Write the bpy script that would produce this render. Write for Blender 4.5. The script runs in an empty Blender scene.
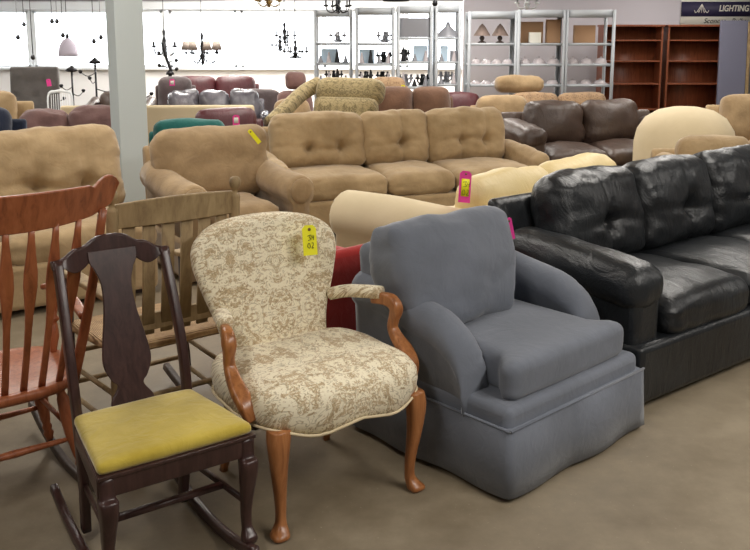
import bpy, bmesh, math, random
from mathutils import Vector, Matrix, noise
R = math.radians
S = bpy.context.scene
COL = S.collection
random.seed(7)

# ------------------------------------------------------------------ materials
def lin(c):
    c = c.lstrip('#'); v = [int(c[i:i+2], 16)/255 for i in (0, 2, 4)]
    return tuple((x/12.92 if x <= .04045 else ((x+.055)/1.055)**2.4) for x in v) + (1,)

class NT:
    def __init__(s, name):
        s.m = bpy.data.materials.new(name); s.m.use_nodes = True
        s.t = s.m.node_tree; s.b = s.t.nodes['Principled BSDF']
        s.tc = s.t.nodes.new('ShaderNodeTexCoord')
    def n(s, typ, ins=None, **kw):
        k = s.t.nodes.new('ShaderNode'+typ)
        for a, v in kw.items(): setattr(k, a, v)
        for i, v in (ins or {}).items():
            if hasattr(v, 'is_output') or isinstance(v, bpy.types.NodeSocket): s.t.links.new(v, k.inputs[i])
            else: k.inputs[i].default_value = v
        return k
    def math(s, op, a, b=0.0, c=None):
        d = {0: a, 1: b}
        if c is not None: d[2] = c
        return s.n('Math', d, operation=op).outputs[0]
    def noise(s, scale, vec=None, detail=3, rough=.5, dist=0):
        return s.n('TexNoise', {'Vector': vec or s.tc.outputs['Object'], 'Scale': scale, 'Detail': detail, 'Roughness': rough, 'Distortion': dist}).outputs[0]
    def ramp(s, fac, stops):
        k = s.n('ValToRGB', {0: fac}); e = k.color_ramp.elements
        while len(e) < len(stops): e.new(.5)
        for i, (p, c) in enumerate(stops):
            e[i].position = p; e[i].color = lin(c) if isinstance(c, str) else c
        return k.outputs[0]
    def mix(s, f, a, b):
        k = s.n('Mix', data_type='RGBA'); i = k.inputs
        for sock, v in ((i[0], f), (i[6], a), (i[7], b)):
            if isinstance(v, bpy.types.NodeSocket): s.t.links.new(v, sock)
            else: sock.default_value = lin(v) if isinstance(v, str) else v
        return k.outputs[2]
    def bump(s, h, st, dist=.01):
        s.t.links.new(s.n('Bump', {'Height': h, 'Strength': st, 'Distance': dist}).outputs[0], s.b.inputs['Normal'])
    def col(s, c):
        if isinstance(c, str): s.b.inputs['Base Color'].default_value = lin(c)
        else: s.t.links.new(c, s.b.inputs['Base Color'])
    def set(s, **k):
        for a, v in k.items(): s.b.inputs[a.replace('_', ' ')].default_value = v

def fabric(name, c1, c2, rough=.92, sc=5, sheen=.25, fine=350, bs=.25):
    m = NT(name); f = m.noise(sc, detail=4, rough=.6)
    m.col(m.ramp(f, [(.35, c1), (.65, c2)])); m.set(Roughness=rough, Sheen_Weight=sheen, Sheen_Roughness=.5)
    m.b.inputs['Specular IOR Level'].default_value = .2
    m.bump(m.math('ADD', m.math('MULTIPLY', m.noise(fine, detail=2), .06), m.noise(11, detail=4, rough=.55, dist=1.2)), bs*1.3, .02); return m.m
def leather(name, c1, c2, rough=.38, fine=160):
    m = NT(name); m.col(m.ramp(m.noise(4, detail=3), [(.35, c1), (.65, c2)]))
    m.set(Roughness=rough)
    v = m.n('TexVoronoi', {'Vector': m.tc.outputs['Object'], 'Scale': fine}).outputs[0]
    w = m.noise(5, m.n('Mapping', {'Vector': m.tc.outputs['Object'], 'Scale': (2.6, 1, 1)}).outputs[0], 5, .6, 1.8)
    m.bump(m.math('ADD', m.math('MULTIPLY', v, .08), w), .4, .02); return m.m
def wood(name, c1, c2, c3, rough=.35, stretch=(14, 14, 1.6), bs=.08):
    m = NT(name); mp = m.n('Mapping', {'Vector': m.tc.outputs['Object'], 'Scale': stretch}).outputs[0]
    f = m.noise(3.2, mp, 6, .65, .6)
    m.col(m.ramp(f, [(.3, c1), (.5, c2), (.72, c3)])); m.set(Roughness=rough)
    m.bump(f, bs, .004); return m.m
def plain(name, c, rough=.6, metal=0, emit=0):
    m = NT(name); m.col(m.ramp(m.noise(9), [(.3, c), (.8, c)])); m.set(Roughness=rough, Metallic=metal)
    if emit: m.b.inputs['Emission Color'].default_value = lin(c); m.set(Emission_Strength=emit)
    return m.m
def damask(name, base, tone, line, period=.26, sc=1.0):
    m = NT(name); sp = m.n('SeparateXYZ', {0: m.tc.outputs['Object']})
    px = m.math('PINGPONG', sp.outputs[0], period/2); 
    pz = m.math('PINGPONG', m.math('ADD', sp.outputs[2], m.math('MULTIPLY', sp.outputs[1], .9)), period*.72)
    v = m.n('CombineXYZ', {0: px, 1: m.math('MULTIPLY', sp.outputs[1], .12), 2: pz}).outputs[0]
    big = m.noise(13*sc, v, 2, .5, 1.2)
    lf = m.noise(34*sc, v, 3, .6, 2.2)
    ring = m.math('ABSOLUTE', m.math('SUBTRACT', m.math('FRACT', m.math('MULTIPLY', big, 7.0)), .5))
    scroll = m.ramp(ring, [(.05, (1, 1, 1, 1)), (.14, (0, 0, 0, 1))])
    leaf = m.ramp(m.math('ADD', m.math('MULTIPLY', lf, .6), m.math('MULTIPLY', big, .5)), [(.54, (0, 0, 0, 1)), (.6, (1, 1, 1, 1))])
    hatch = m.ramp(m.math('ABSOLUTE', m.math('SUBTRACT', m.math('FRACT', m.math('MULTIPLY', lf, 9.0)), .5)), [(.1, (1, 1, 1, 1)), (.2, (0, 0, 0, 1))])
    c = m.mix(m.math('MULTIPLY', leaf, .8), base, tone)
    c = m.mix(m.math('MULTIPLY', m.math('MULTIPLY', hatch, leaf), .75), c, line)
    c = m.mix(m.math('MULTIPLY', scroll, .55), c, line)
    m.col(c); m.set(Roughness=.85, Sheen_Weight=.15); m.bump(m.math('ADD', leaf, m.noise(400)), .2, .002); return m.m

M = {}
M['tan'] = fabric('tan_microfibre', '#9c8461', '#b59c77', sc=4)
M['tan2'] = fabric('brown_tan_microfibre', '#947c5c', '#ae9470', sc=5)
M['grey'] = fabric('slate_grey_linen', '#6c717b', '#767b86', sc=3, fine=500, bs=.16)
M['red'] = fabric('red_upholstery', '#a02a28', '#ae3431', sc=3)
M['cream'] = fabric('cream_upholstery', '#d8c7a4', '#dfceac', sc=3, sheen=.1, bs=.05)
M['butter'] = leather('butter_leather', '#dcc690', '#e4cf9c', .5)
M['black'] = leather('black_leather', '#1b1d20', '#26292c', .33)
M['darkbrown'] = leather('dark_brown_leather', '#43342d', '#54443b', .42)
M['burgundy'] = leather('burgundy_leather', '#47191f', '#562228', .45)
M['mauve'] = fabric('mauve_brown_fabric', '#6e5350', '#80625e', sc=5)
M['brown'] = fabric('brown_suede', '#5f4434', '#70523f', sc=5)
M['navy'] = fabric('navy_fabric', '#232a3c', '#2b3348')
M['teal'] = fabric('teal_fabric', '#1f5a56', '#286862', sc=4)
M['char'] = fabric('charcoal_fabric', '#5d5a58', '#6b6765')
M['darkgrey'] = fabric('dark_grey_brown_fabric', '#544a4b', '#625657')
M['plastic'] = leather('plastic_wrapped_grey', '#4d4b52', '#7b7982', .25)
M['yellow'] = fabric('mustard_velvet', '#b39c36', '#c6af4a', sc=7, sheen=.5)
M['floral'] = damask('floral_damask', '#f1e7cc', '#c6aa82', '#94805a', .36, 1.35)
M['tapestry'] = damask('olive_tapestry', '#a8966c', '#73643f', '#403b27', .3, 1.5)
M['brownpat'] = damask('brown_tapestry', '#a58766', '#7a5c42', '#54402f', .2)
M['cherry'] = wood('cherry_wood', '#7a4a2a', '#a2683c', '#b67c4e', .3)
M['maple'] = wood('red_maple_wood', '#7e452a', '#a05b38', '#b06a46', .36)
M['walnut'] = wood('dark_walnut', '#2c1a17', '#3d2825', '#4c3430', .3)
M['weather'] = wood('weathered_wood', '#7c6446', '#97805b', '#ad956d', .7, (8, 8, 2.5), bs=.15)
M['weatherdark'] = wood('dark_turned_wood', '#2d211b', '#3b2c24', '#4a382d', .5)
M['case'] = wood('bookcase_wood', '#6b3a26', '#84492f', '#93563a', .4)
M['tagY'] = plain('yellow_tag_card', '#f4ee1c', .6)
M['tagP'] = plain('pink_tag_card', '#ee3f9c', .6)
M['ink'] = plain('black_ink', '#3c3d20', .7)
M['white'] = plain('white_paint', '#dfe3e6', .55)
M['pillar'] = plain('pillar_paint', '#cbd5d6', .6)
M['wall'] = plain('wall_paint', '#e9e7e6', .7)
M['iron'] = plain('black_iron', '#232326', .45, .6)
M['brass'] = plain('aged_brass', '#8b6f43', .35, .9)
M['shade'] = plain('frosted_shade', '#a89a94', .5)
M['shadegrey'] = plain('lilac_grey_shade', '#b9b2c1', .7)
M['glassy'] = plain('milk_glass', '#b9b1b4', .25)
M['tin'] = plain('grey_enamel', '#8b8c92', .4, .2)
M['carton'] = plain('cardboard', '#b08a68', .8)
M['paper'] = plain('white_card', '#e6e3d8', .7)
M['bluebox'] = plain('pale_blue_box', '#b9cfe0', .6)
M['ceiling'] = plain('ceiling_paint', '#e4e2e0', .8)
M['rush'] = None
def rush_mat():
    m = NT('woven_rush'); sp = m.n('SeparateXYZ', {0: m.tc.outputs['Object']})
    ax = m.math('ABSOLUTE', sp.outputs[0]); ay = m.math('ABSOLUTE', m.math('MULTIPLY', sp.outputs[1], 1.15))
    d = m.math('MAXIMUM', ax, ay)
    w = m.math('SINE', m.math('MULTIPLY', m.math('ADD', d, m.math('MULTIPLY', m.noise(30), .004)), 900))
    c = m.ramp(m.math('ADD', m.math('MULTIPLY', w, .25), m.noise(22, detail=4)), [(.2, '#957350'), (.5, '#b8956a'), (.8, '#d2b184')])
    m.col(c); m.set(Roughness=.75); m.bump(w, .6, .004); return m.m
M['rush'] = rush_mat()
def floor_mat():
    m = NT('worn_concrete'); a = m.noise(.9, detail=5, rough=.6); b = m.noise(6, detail=6, rough=.7); sp = m.noise(70, detail=3)
    f = m.math('ADD', m.math('MULTIPLY', a, .6), m.math('MULTIPLY', b, .4))
    c = m.ramp(f, [(.34, '#6d604d'), (.5, '#7f725d'), (.66, '#92856f')])
    c = m.mix(m.ramp(sp, [(.68, (0, 0, 0, 1)), (.76, (.35, .35, .35, 1))]), c, '#b3a892')
    m.col(c); m.set(Roughness=.5); m.bump(b, .08, .004)
    m.t.links.new(m.ramp(b, [(.3, (.38, .38, .38, 1)), (.7, (.62, .62, .62, 1))]), m.b.inputs['Roughness'])
    return m.m
M['floor'] = floor_mat()
def glass_mat():
    m = NT('window_glass'); m.set(Roughness=0.0, Transmission_Weight=1.0, IOR=1.0); m.b.inputs['Specular IOR Level'].default_value = .0; m.col('#ffffff'); return m.m
M['glass'] = glass_mat()

# ------------------------------------------------------------------ objects
def link(name, bm, mat, parent=None, smooth=True, bevel=0, seg=2, sub=0):
    bmesh.ops.recalc_face_normals(bm, faces=bm.faces)
    me = bpy.data.meshes.new(name); bm.to_mesh(me); bm.free()
    me.materials.append(mat)
    if smooth:
        for p in me.polygons: p.use_smooth = True
    o = bpy.data.objects.new(name, me); COL.objects.link(o)
    if bevel:
        b = o.modifiers.new('bevel', 'BEVEL'); b.width = bevel; b.segments = seg; b.limit_method = 'ANGLE'; b.angle_limit = R(35)
    if sub:
        s = o.modifiers.new('sub', 'SUBSURF'); s.levels = sub; s.render_levels = sub
    if smooth and bevel and hasattr(me, 'set_sharp_from_angle'): me.set_sharp_from_angle(angle=R(50))
    if parent: o.parent = parent
    return o
def thing(name, label, cat, loc=(0, 0, 0), rz=0, group=None):
    o = bpy.data.objects.new(name, None); COL.objects.link(o); o.empty_display_size = .1
    o.location = loc; o.rotation_euler = (0, 0, R(rz)); o['label'] = label; o['category'] = cat
    if group: o['group'] = group
    return o
def tag(o, label, cat, group=None, kind=None):
    o['label'] = label; o['category'] = cat
    if group: o['group'] = group
    if kind: o['kind'] = kind
    return o
def dup(root, loc, rz, label, group=None):
    r = root.copy(); COL.objects.link(r); r.location = loc; r.rotation_euler = (0, 0, R(rz)); r['label'] = label
    if group: r['group'] = group
    for ch in list(root.children):
        c = ch.copy(); COL.objects.link(c); c.parent = r
        for g in list(ch.children):
            d = g.copy(); COL.objects.link(d); d.parent = c
    return r
def box(bm, x0, x1, y0, y1, z0, z1):
    r = bmesh.ops.create_cube(bm, size=1)['verts']
    for v in r: v.co = Vector(((x0+x1)/2+v.co.x*(x1-x0), (y0+y1)/2+v.co.y*(y1-y0), (z0+z1)/2+v.co.z*(z1-z0)))
def boxo(name, mat, b, parent=None, bevel=.004, seg=2):
    bm = bmesh.new(); box(bm, *b); return link(name, bm, mat, parent, bevel=bevel, seg=seg)
def loft(bm, secs, close=False):
    rings = [[bm.verts.new(p) for p in s] for s in secs]; n = len(rings[0])
    rr_ = list(zip(rings, rings[1:])) + ([(rings[-1], rings[0])] if close else [])
    for a, b in rr_:
        for i in range(n): bm.faces.new((a[i], a[(i+1) % n], b[(i+1) % n], b[i]))
    if not close: bm.faces.new(rings[0][::-1]); bm.faces.new(rings[-1])
def sect(w, h, rnd=.35, n=3):
    """rounded rectangle outline, w by h"""
    r = min(w, h)/2*rnd*2 if rnd < .5 else min(w, h)/2
    r = min(r, min(w, h)/2*.999); P = []
    for q, (sx, sy) in enumerate(((1, 1), (-1, 1), (-1, -1), (1, -1))):
        for k in range(n+1):
            a = R(90*q + 90*k/n); P.append((sx*(w/2-r)+r*math.cos(a), sy*(h/2-r)+r*math.sin(a)))
    return P
def tube(bm, path, size, rnd=.5, ref=(0, 0, 1), n=3):
    """sweep a rounded rectangle along path; size = (w,h) or list of them; w runs across ref"""
    P = [Vector(p) for p in path]; ref = Vector(ref); secs = []
    for i, p in enumerate(P):
        t = (P[min(i+1, len(P)-1)]-P[max(i-1, 0)]).normalized()
        a = t.cross(ref)
        if a.length < 1e-3: a = t.cross(Vector((0, 1, 0)))
        a.normalize(); b = a.cross(t).normalized()
        s = size[i] if isinstance(size, list) else size
        if not isinstance(s, tuple): s = (s, s)
        secs.append([p+a*x+b*y for x, y in sect(s[0], s[1], rnd, n)])
    loft(bm, secs)
def bez(pts, n=8):
    """Catmull-Rom through points (any dimension)"""
    out = []; P = [pts[0]]+list(pts)+[pts[-1]]
    for i in range(1, len(P)-2):
        for k in range(n):
            t = k/n
            out.append(tuple(.5*((2*b)+(-a+c)*t+(2*a-5*b+4*c-d)*t*t+(-a+3*b-3*c+d)*t**3) for a, b, c, d in zip(P[i-1], P[i], P[i+1], P[i+2])))
    out.append(tuple(pts[-1])); return out
def lathe(bm, prof, base=(0, 0, 0), top=None, n=14):
    """prof = [(r, t)], t along base->top (or plain z when top is None)"""
    B = Vector(base)
    if top is None: ax = Vector((0, 0, 1)); L = 1
    else: d = Vector(top)-B; L = d.length; ax = d.normalized()
    a = ax.cross(Vector((0, 1, 0)) if abs(ax.y) < .9 else Vector((1, 0, 0))).normalized(); b = ax.cross(a)
    loft(bm, [[B+ax*(t*L)+a*(r*math.cos(2*math.pi*k/n))+b*(r*math.sin(2*math.pi*k/n)) for k in range(n)] for r, t in prof])
def prism(bm, pts, y0, y1):
    loft(bm, [[Vector((x, y0, z)) for x, z in pts], [Vector((x, y1, z)) for x, z in pts]])
def cushion(name, mat, size, loc, parent, rot=(0, 0, 0), axis='z', rad=.06, puff=.15, tufts=(), seams=(), wr=.006, n=18, seed=0, tdepth=.075, topcurve=0, func=None, tr=.045):
    bm = bmesh.new(); bmesh.ops.create_cube(bm, size=2)
    bmesh.ops.subdivide_edges(bm, edges=bm.edges[:], cuts=n-1, use_grid_fill=True)
    h = Vector(size)/2; ai = 'xyz'.index(axis); o1, o2 = [i for i in range(3) if i != ai]
    rad = min(rad, min(h)*.98); Mx = Matrix.Translation(Vector(loc)) @ (Matrix.Rotation(R(rot[2]), 4, 'Z') @ Matrix.Rotation(R(rot[1]), 4, 'Y') @ Matrix.Rotation(R(rot[0]), 4, 'X'))
    for v in bm.verts:
        p = Vector([math.sin(c*math.pi/2)*hh for c, hh in zip(v.co, h)])
        q = Vector([max(-(hh-rad), min(hh-rad, c)) for c, hh in zip(p, h)]); d = p-q
        if d.length > 1e-6: p = q+d.normalized()*rad
        a, b = p[o1]/h[o1], p[o2]/h[o2]
        k = max(0, 1-a*a)*max(0, 1-b*b)
        p[ai] *= 1+puff*(k**.6)-puff*.35*(1-k)
        if topcurve: p.z += topcurve*(1-(p.x/h.x)**2)*(.5+.5*p.z/h.z)
        if ai == 1 and p.y < 0:
            for tx, tz in tufts:
                dx, dz = p.x-tx, p.z-tz; r = math.hypot(dx, dz); an = math.atan2(dz, dx)
                p.y += tdepth*math.exp(-(r/tr)**2)+tdepth*.35*math.exp(-r/.12)
                p.y += .007*math.exp(-r/.16)*math.sin(an*7+seed+r*9)*min(1, r/.04)
            if tufts: p.y += .022*math.exp(-((p.z-tufts[0][1]+.02*math.sin(p.x*9+seed))/.022)**2)*max(0, 1-abs(p.x)/h.x*.9)
            for sx in seams: p.y += .024*math.exp(-((p.x-sx)/.018)**2)
        if ai == 2 and p.z > 0:
            for sx in seams: p.z -= .010*math.exp(-((p.x-sx)/.012)**2)
        if wr:
            w = noise.noise(Vector((p.x*5+seed*3.1, p.y*5, p.z*8+seed)))*wr*1.2 + noise.noise(Vector((p.x*14+seed, p.y*14+seed, p.z*22)))*wr*.5
            p += (p-q*.6).normalized()*w
        if func: p = func(p)
        v.co = Mx @ p
    return link(name, bm, mat, parent)
def rollprof(w, h, r, off=0, zc=None):
    """arm cross-section: upright panel w wide with a roll of radius r on top"""
    zc = h-r; P = [(-w/2, 0), (w/2, 0)]; a0 = -math.asin(min(1, (w/2)/r)) if r > w/2 else 0
    st = math.degrees(math.acos(min(1, (w/2)/r))) if r > w/2 else 0
    N = 14
    for k in range(N+1):
        a = R(-90+ (90-st) + (180+2*st)*k/N) if False else R(-st+(180+2*st)*k/N)
        P.append((off+r*math.cos(a), zc+r*math.sin(a)))
    return P
def link_children_label(o, l): o['label'] = l; return o

# ------------------------------------------------------------------ price tags
def price_tag(label, loc, rot, mat='tagY', w=.05, h=.11, scribble=True, inner=None, group=None):
    t = bpy.data.objects.new('price_tag', None); COL.objects.link(t); t.location = loc; t.rotation_euler = tuple(R(a) for a in rot)
    tag(t, label, 'price tag', group)
    bm = bmesh.new(); c = w*.22
    pts = [(-w/2, -h), (w/2, -h), (w/2, -c), (w/2-c, 0), (-w/2+c, 0), (-w/2, -c)]
    prism(bm, pts, -.0015, .0015); link('tag_card', bm, M[mat], t, smooth=False)
    bm = bmesh.new(); lathe(bm, [(.006, 0), (.006, 1)], (0, -.004, -.016), (0, .0035, -.016), 10); link('eyelet', bm, M['brass'], t)
    if inner:
        boxo('paper_label', M[inner], (-w*.33, w*.33, -.004, -.002, -h*.8, -h*.25), t, bevel=0)
    if scribble:
        bm = bmesh.new(); s = h/.11; y = -.0035 if not inner else -.005
        strokes = [[(-.010, -.040), (.004, -.036), (-.002, -.045), (.006, -.052), (-.009, -.056)], [(.010, -.036), (.008, -.047), (.017, -.044)], [(.016, -.038), (.014, -.055)],
                   [(-.007, -.066), (-.012, -.076), (-.006, -.084), (.000, -.078), (-.003, -.067), (-.008, -.067)], [(.006, -.066), (.013, -.066), (.012, -.074), (.005, -.084), (.014, -.083)]]
        for st in strokes:
            tube(bm, [(x*s, y, z*s) for x, z in bez(st, 3)], .0022, n=1)
        link('handwriting', bm, M['ink'], t)
    return t

# ------------------------------------------------------------------ floral armchair
def floral_chair():
    t = thing('upholstered_armchair', 'open armchair in cream and tan floral damask with carved cherry-wood arms and cabriole legs', 'armchair', (-.226, 2.974, 0), 35)
    # seat
    def out(a):   # seat outline, trapezoid-ish superellipse
        c, s = math.cos(a), math.sin(a); e = .42
        x = math.copysign(abs(c)**e, c); y = math.copysign(abs(s)**e, s)
        hw = .322-.012*(y+1)/2
        return x*hw, -.02+y*.285 - (.022*math.cos(x*math.pi*1.0) if y < 0 else 0)*abs(y)
    bm = bmesh.new(); secs = []; N = 72
    for r, z, e in ((.93, .362, 0), (.985, .366, 0), (1.0, .39, 0), (1.01, .42, 0), (1.0, .452, 0), (.95, .475, 0), (.85, .49, 0), (.65, .503, 0), (.4, .51, 0), (.15, .512, 0)):
        ring = []
        for k in range(N):
            a = 2*math.pi*k/N; x, y = out(a); zz = z
            if z < .39 and y < 0: zz += .014*math.cos(x/.305*math.pi*2)*min(1, -y/.2) - .006
            if z > .4: zz += noise.noise(Vector((x*r*7, y*r*7, 3)))*.008
            ring.append(Vector((x*r, y*r, zz)))
        secs.append(ring)
    loft(bm, secs); link('seat', bm, M['floral'], t)
    bm = bmesh.new(); ring = []
    for k in range(N):
        a = 2*math.pi*k/N; x, y = out(a); zz = .364
        if y < 0: zz += .014*math.cos(x/.305*math.pi*2)*min(1, -y/.2)-.006
        ring.append(Vector((x*1.0, y*1.0, zz)))
    sec = []
    for k in range(N):
        p = ring[k]; d = (p-Vector((0, 0, p.z))).normalized()
        sec.append([p+d*(.0055*math.cos(q))+Vector((0, 0, .0055*math.sin(q))) for q in (0, 1.26, 2.51, 3.77, 5.03)])
    loft(bm, sec, close=True); pw = link('piping', bm, M['cream'], t); pw['label'] = 'cream welt along the lower seat edge'
    # back: shield outline lofted bottom to top
    prof = bez([(.36, .205), (.44, .208), (.50, .212), (.57, .225), (.66, .258), (.74, .283), (.79, .294), (.84, .290), (.88, .262), (.91, .210), (.927, .135), (.934, .05)], 4)
    bm = bmesh.new(); secs = []
    def yc(z): return .235+(z-.42)*.25
    for z, w in prof:
        ring = []; n = 40; th = .05*min(1, (w/.2)**.5)
        for k in range(n):
            a = 2*math.pi*k/n; c, s = math.cos(a), math.sin(a)
            x = w*1.015*math.copysign(abs(c)**.7, c); y = th*math.copysign(abs(s)**.65, s)
            if s < 0: y -= .022*(1-(x/w)**2)*min(1, (.95-z)/.12)*min(1, (z-.3)/.2)
            y -= .035*(abs(x)/.3)**2
            ring.append(Vector((x-.012, yc(z)+y, z)))
        secs.append(ring)
    loft(bm, secs); link('backrest', bm, M['floral'], t)
    for s in (-1, 1):
        # padded arm
        bm = bmesh.new(); pth = bez([(s*.225, .23, .615), (s*.262, .17, .635), (s*.29, .09, .648), (s*.318, .02, .655)], 6)
        tube(bm, pth, [(.05+.012*math.sin(i/len(pth)*3), .048) for i in range(len(pth))], .5, n=4)
        link('arm_pad', bm, M['floral'], t)
        # carved arm: hand rest + S-curved support
        bm = bmesh.new()
        pth = bez([(s*.305, .06, .628), (s*.322, .01, .634), (s*.333, -.028, .630), (s*.338, -.048, .605), (s*.335, -.038, .565), (s*.332, -.035, .53), (s*.334, -.065, .495), (s*.336, -.11, .465), (s*.330, -.15, .43), (s*.318, -.165, .385)], 5)
        L = len(pth)-1
        def sz(f):
            return [(.042, .024), (.046, .034), (.05, .04), (.046, .044), (.036, .034), (.036, .036), (.038, .046), (.036, .056), (.034, .058), (.03, .045)]
        zz = sz(0); sizes = []
        for i in range(len(pth)):
            f = i/L*9; k = min(8, int(f)); g = f-k
            sizes.append((zz[k][0]*(1-g)+zz[k+1][0]*g, zz[k][1]*(1-g)+zz[k+1][1]*g))
        tube(bm, pth, sizes, .3, ref=(s, 0, 0), n=4)
        link('arm_support', bm, M['cherry'], t)
        # front cabriole leg
        bm = bmesh.new(); secs = []
        for z, off, r in bez([(.372, .0, .034), (.355, .003, .035), (.32, .008, .033), (.27, .008, .028), (.2, .002, .0225), (.12, -.008, .0175), (.06, -.010, .016), (.035, -.002, .022), (.018, .010, .029), (.006, .010, .027), (0, .008, .02)], 3):
            ring = []
            for x, y in sect(2*r, 2*r, .32, 3):
                ring.append(Vector((s*(.268+off*.7)+x, -.245-off*.9+y, z)))
            secs.append(ring)
        loft(bm, secs); link('leg', bm, M['cherry'], t)
        bm = bmesh.new(); tube(bm, bez([(s*.2, .20, .40), (s*.205, .205, .3), (s*.215, .225, .15), (s*.225, .27, .0)], 4), [(.034-.0006*i, .034-.0006*i) for i in range(13)], .3)
        link('leg', bm, M['cherry'], t)
    return t
floral_chair()

# ------------------------------------------------------------------ mustard seat rocker
def rocker_rail(bm, x, y0, y1, yc, rad, w, h, z0=0):
    N = 20; P = []
    for i in range(N+1):
        y = y0+(y1-y0)*i/N; P.append((x, y, z0+h/2+(y-yc)**2/(2*rad)))
    tube(bm, P, (w, h), .25, n=2)
def yellow_rocker():
    t = thing('rocking_chair', 'small dark walnut rocking chair with vase splat and mustard yellow seat', 'chair', (-.672, 2.53, 0), 35)
    W = M['walnut']; hf, hb, yf, yb = .232, .182, -.19, .175
    # seat pad
    def f(p):
        y = p.y; k = 1-(y+.18)/.36; s = .82+.18*k; return Vector((p.x*s, p.y, p.z))
    cushion('seat_pad', M['yellow'], (.475, .372, .044), (0, -.008, .427), t, rad=.02, puff=.5, wr=.002, n=20, func=f)
    bm = bmesh.new()
    tube(bm, [(-hf+.01, yf+.005, .375), (hf-.01, yf+.005, .375)], (.024, .062), .15)
    tube(bm, [(-hb, yb, .375), (hb, yb, .375)], (.024, .062), .15)
    for s in (-1, 1): tube(bm, [(s*(hf-.004), yf, .375), (s*(hb-.002), yb, .375)], (.024, .062), .15)
    lip = [(-hf-.008, yf-.012, .408), (hf+.008, yf-.012, .408), (hb+.008, yb, .408), (-hb-.008, yb, .408)]
    secs = [[Vector((x, y, z)) for x, y, _ in lip] for z in (.400, .411)]; loft(bm, secs)
    link('seat_frame', bm, W, t, bevel=.002)
    rad = 1.0; yc0 = .06
    def rz(y): return (y-yc0)**2/(2*rad)+.034
    for s in (-1, 1):
        bm = bmesh.new(); secs = []
        zf = rz(yf)
        for z, oy, r in bez([(.402, 0, .0215), (.345, -.004, .022), (.335, -.016, .026), (.30, -.018, .025), (.24, -.008, .020), (.17, .004, .0155), (.12, .005, .014), (zf+.035, -.004, .016), (zf+.016, -.014, .022), (zf-.004, -.010, .020)], 3):
            secs.append([Vector((s*(hf-.018)+x, yf+.012+oy+y, z)) for x, y in sect(2*r, 2*r, .22, 2)])
        loft(bm, secs); link('leg', bm, W, t)
        bm = bmesh.new()
        tube(bm, bez([(s*.165, .21, rz(.21)-.01), (s*.170, .19, .2), (s*.180, .178, .40), (s*.182, .210, .58), (s*.178, .272, .76), (s*.174, .330, .895)], 5), [(.028, .036)]*6+[(.028, .036)]*20, .2, ref=(0, 1, 0))
        link('back_post', bm, W, t)
        bm = bmesh.new(); rocker_rail(bm, s*.200, -.262, .44, yc0, rad, .026, .034); link('rocker', bm, W, t)
        bm = bmesh.new(); tube(bm, [(s*(hf-.03), yf+.02, .2), (s*.168, .19, .2)], (.014, .02), .3); link('stretcher', bm, W, t)
    bm = bmesh.new(); tube(bm, [(-.192, -.06, .2), (.192, -.06, .2)], (.026, .018), .3); link('stretcher', bm, W, t)
    # crest rail with serpentine top
    bm = bmesh.new(); secs = []
    for i in range(41):
        x = -.194+.388*i/40; a = abs(x)
        top = .905+.052*math.exp(-(a/.085)**4)+.022*math.exp(-((a-.115)/.03)**2)+.006*math.cos(a/.21*math.pi)
        bot = .872 if a > .15 else .872-.020*math.exp(-((a-.12)/.03)**2)+.030*max(0, 1-(a/.09)**2)
        y = .330-.012+.018*(1-(a/.2)**2); th = .026
        secs.append([Vector((x, y-th/2, bot)), Vector((x, y+th/2, bot)), Vector((x, y+th/2+.012, top-.004)), Vector((x, y+.008, top)), Vector((x, y-th/2+.012, top-.004))])
    loft(bm, secs); link('crest_rail', bm, W, t, bevel=.003)
    bm = bmesh.new(); secs = []
    for z, w in bez([(.405, .075), (.45, .068), (.49, .042), (.515, .060), (.56, .078), (.62, .073), (.72, .054), (.80, .049), (.85, .062), (.88, .078), (.915, .08)], 5):
        y = .185+max(0, z-.43)*.30
        secs.append([Vector((x, y+q, z)) for x, q in ((-w, -.006), (w, -.006), (w, .006), (-w, .006))])
    loft(bm, secs); link('splat', bm, W, t, bevel=.002)
    return t
yellow_rocker()

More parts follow.
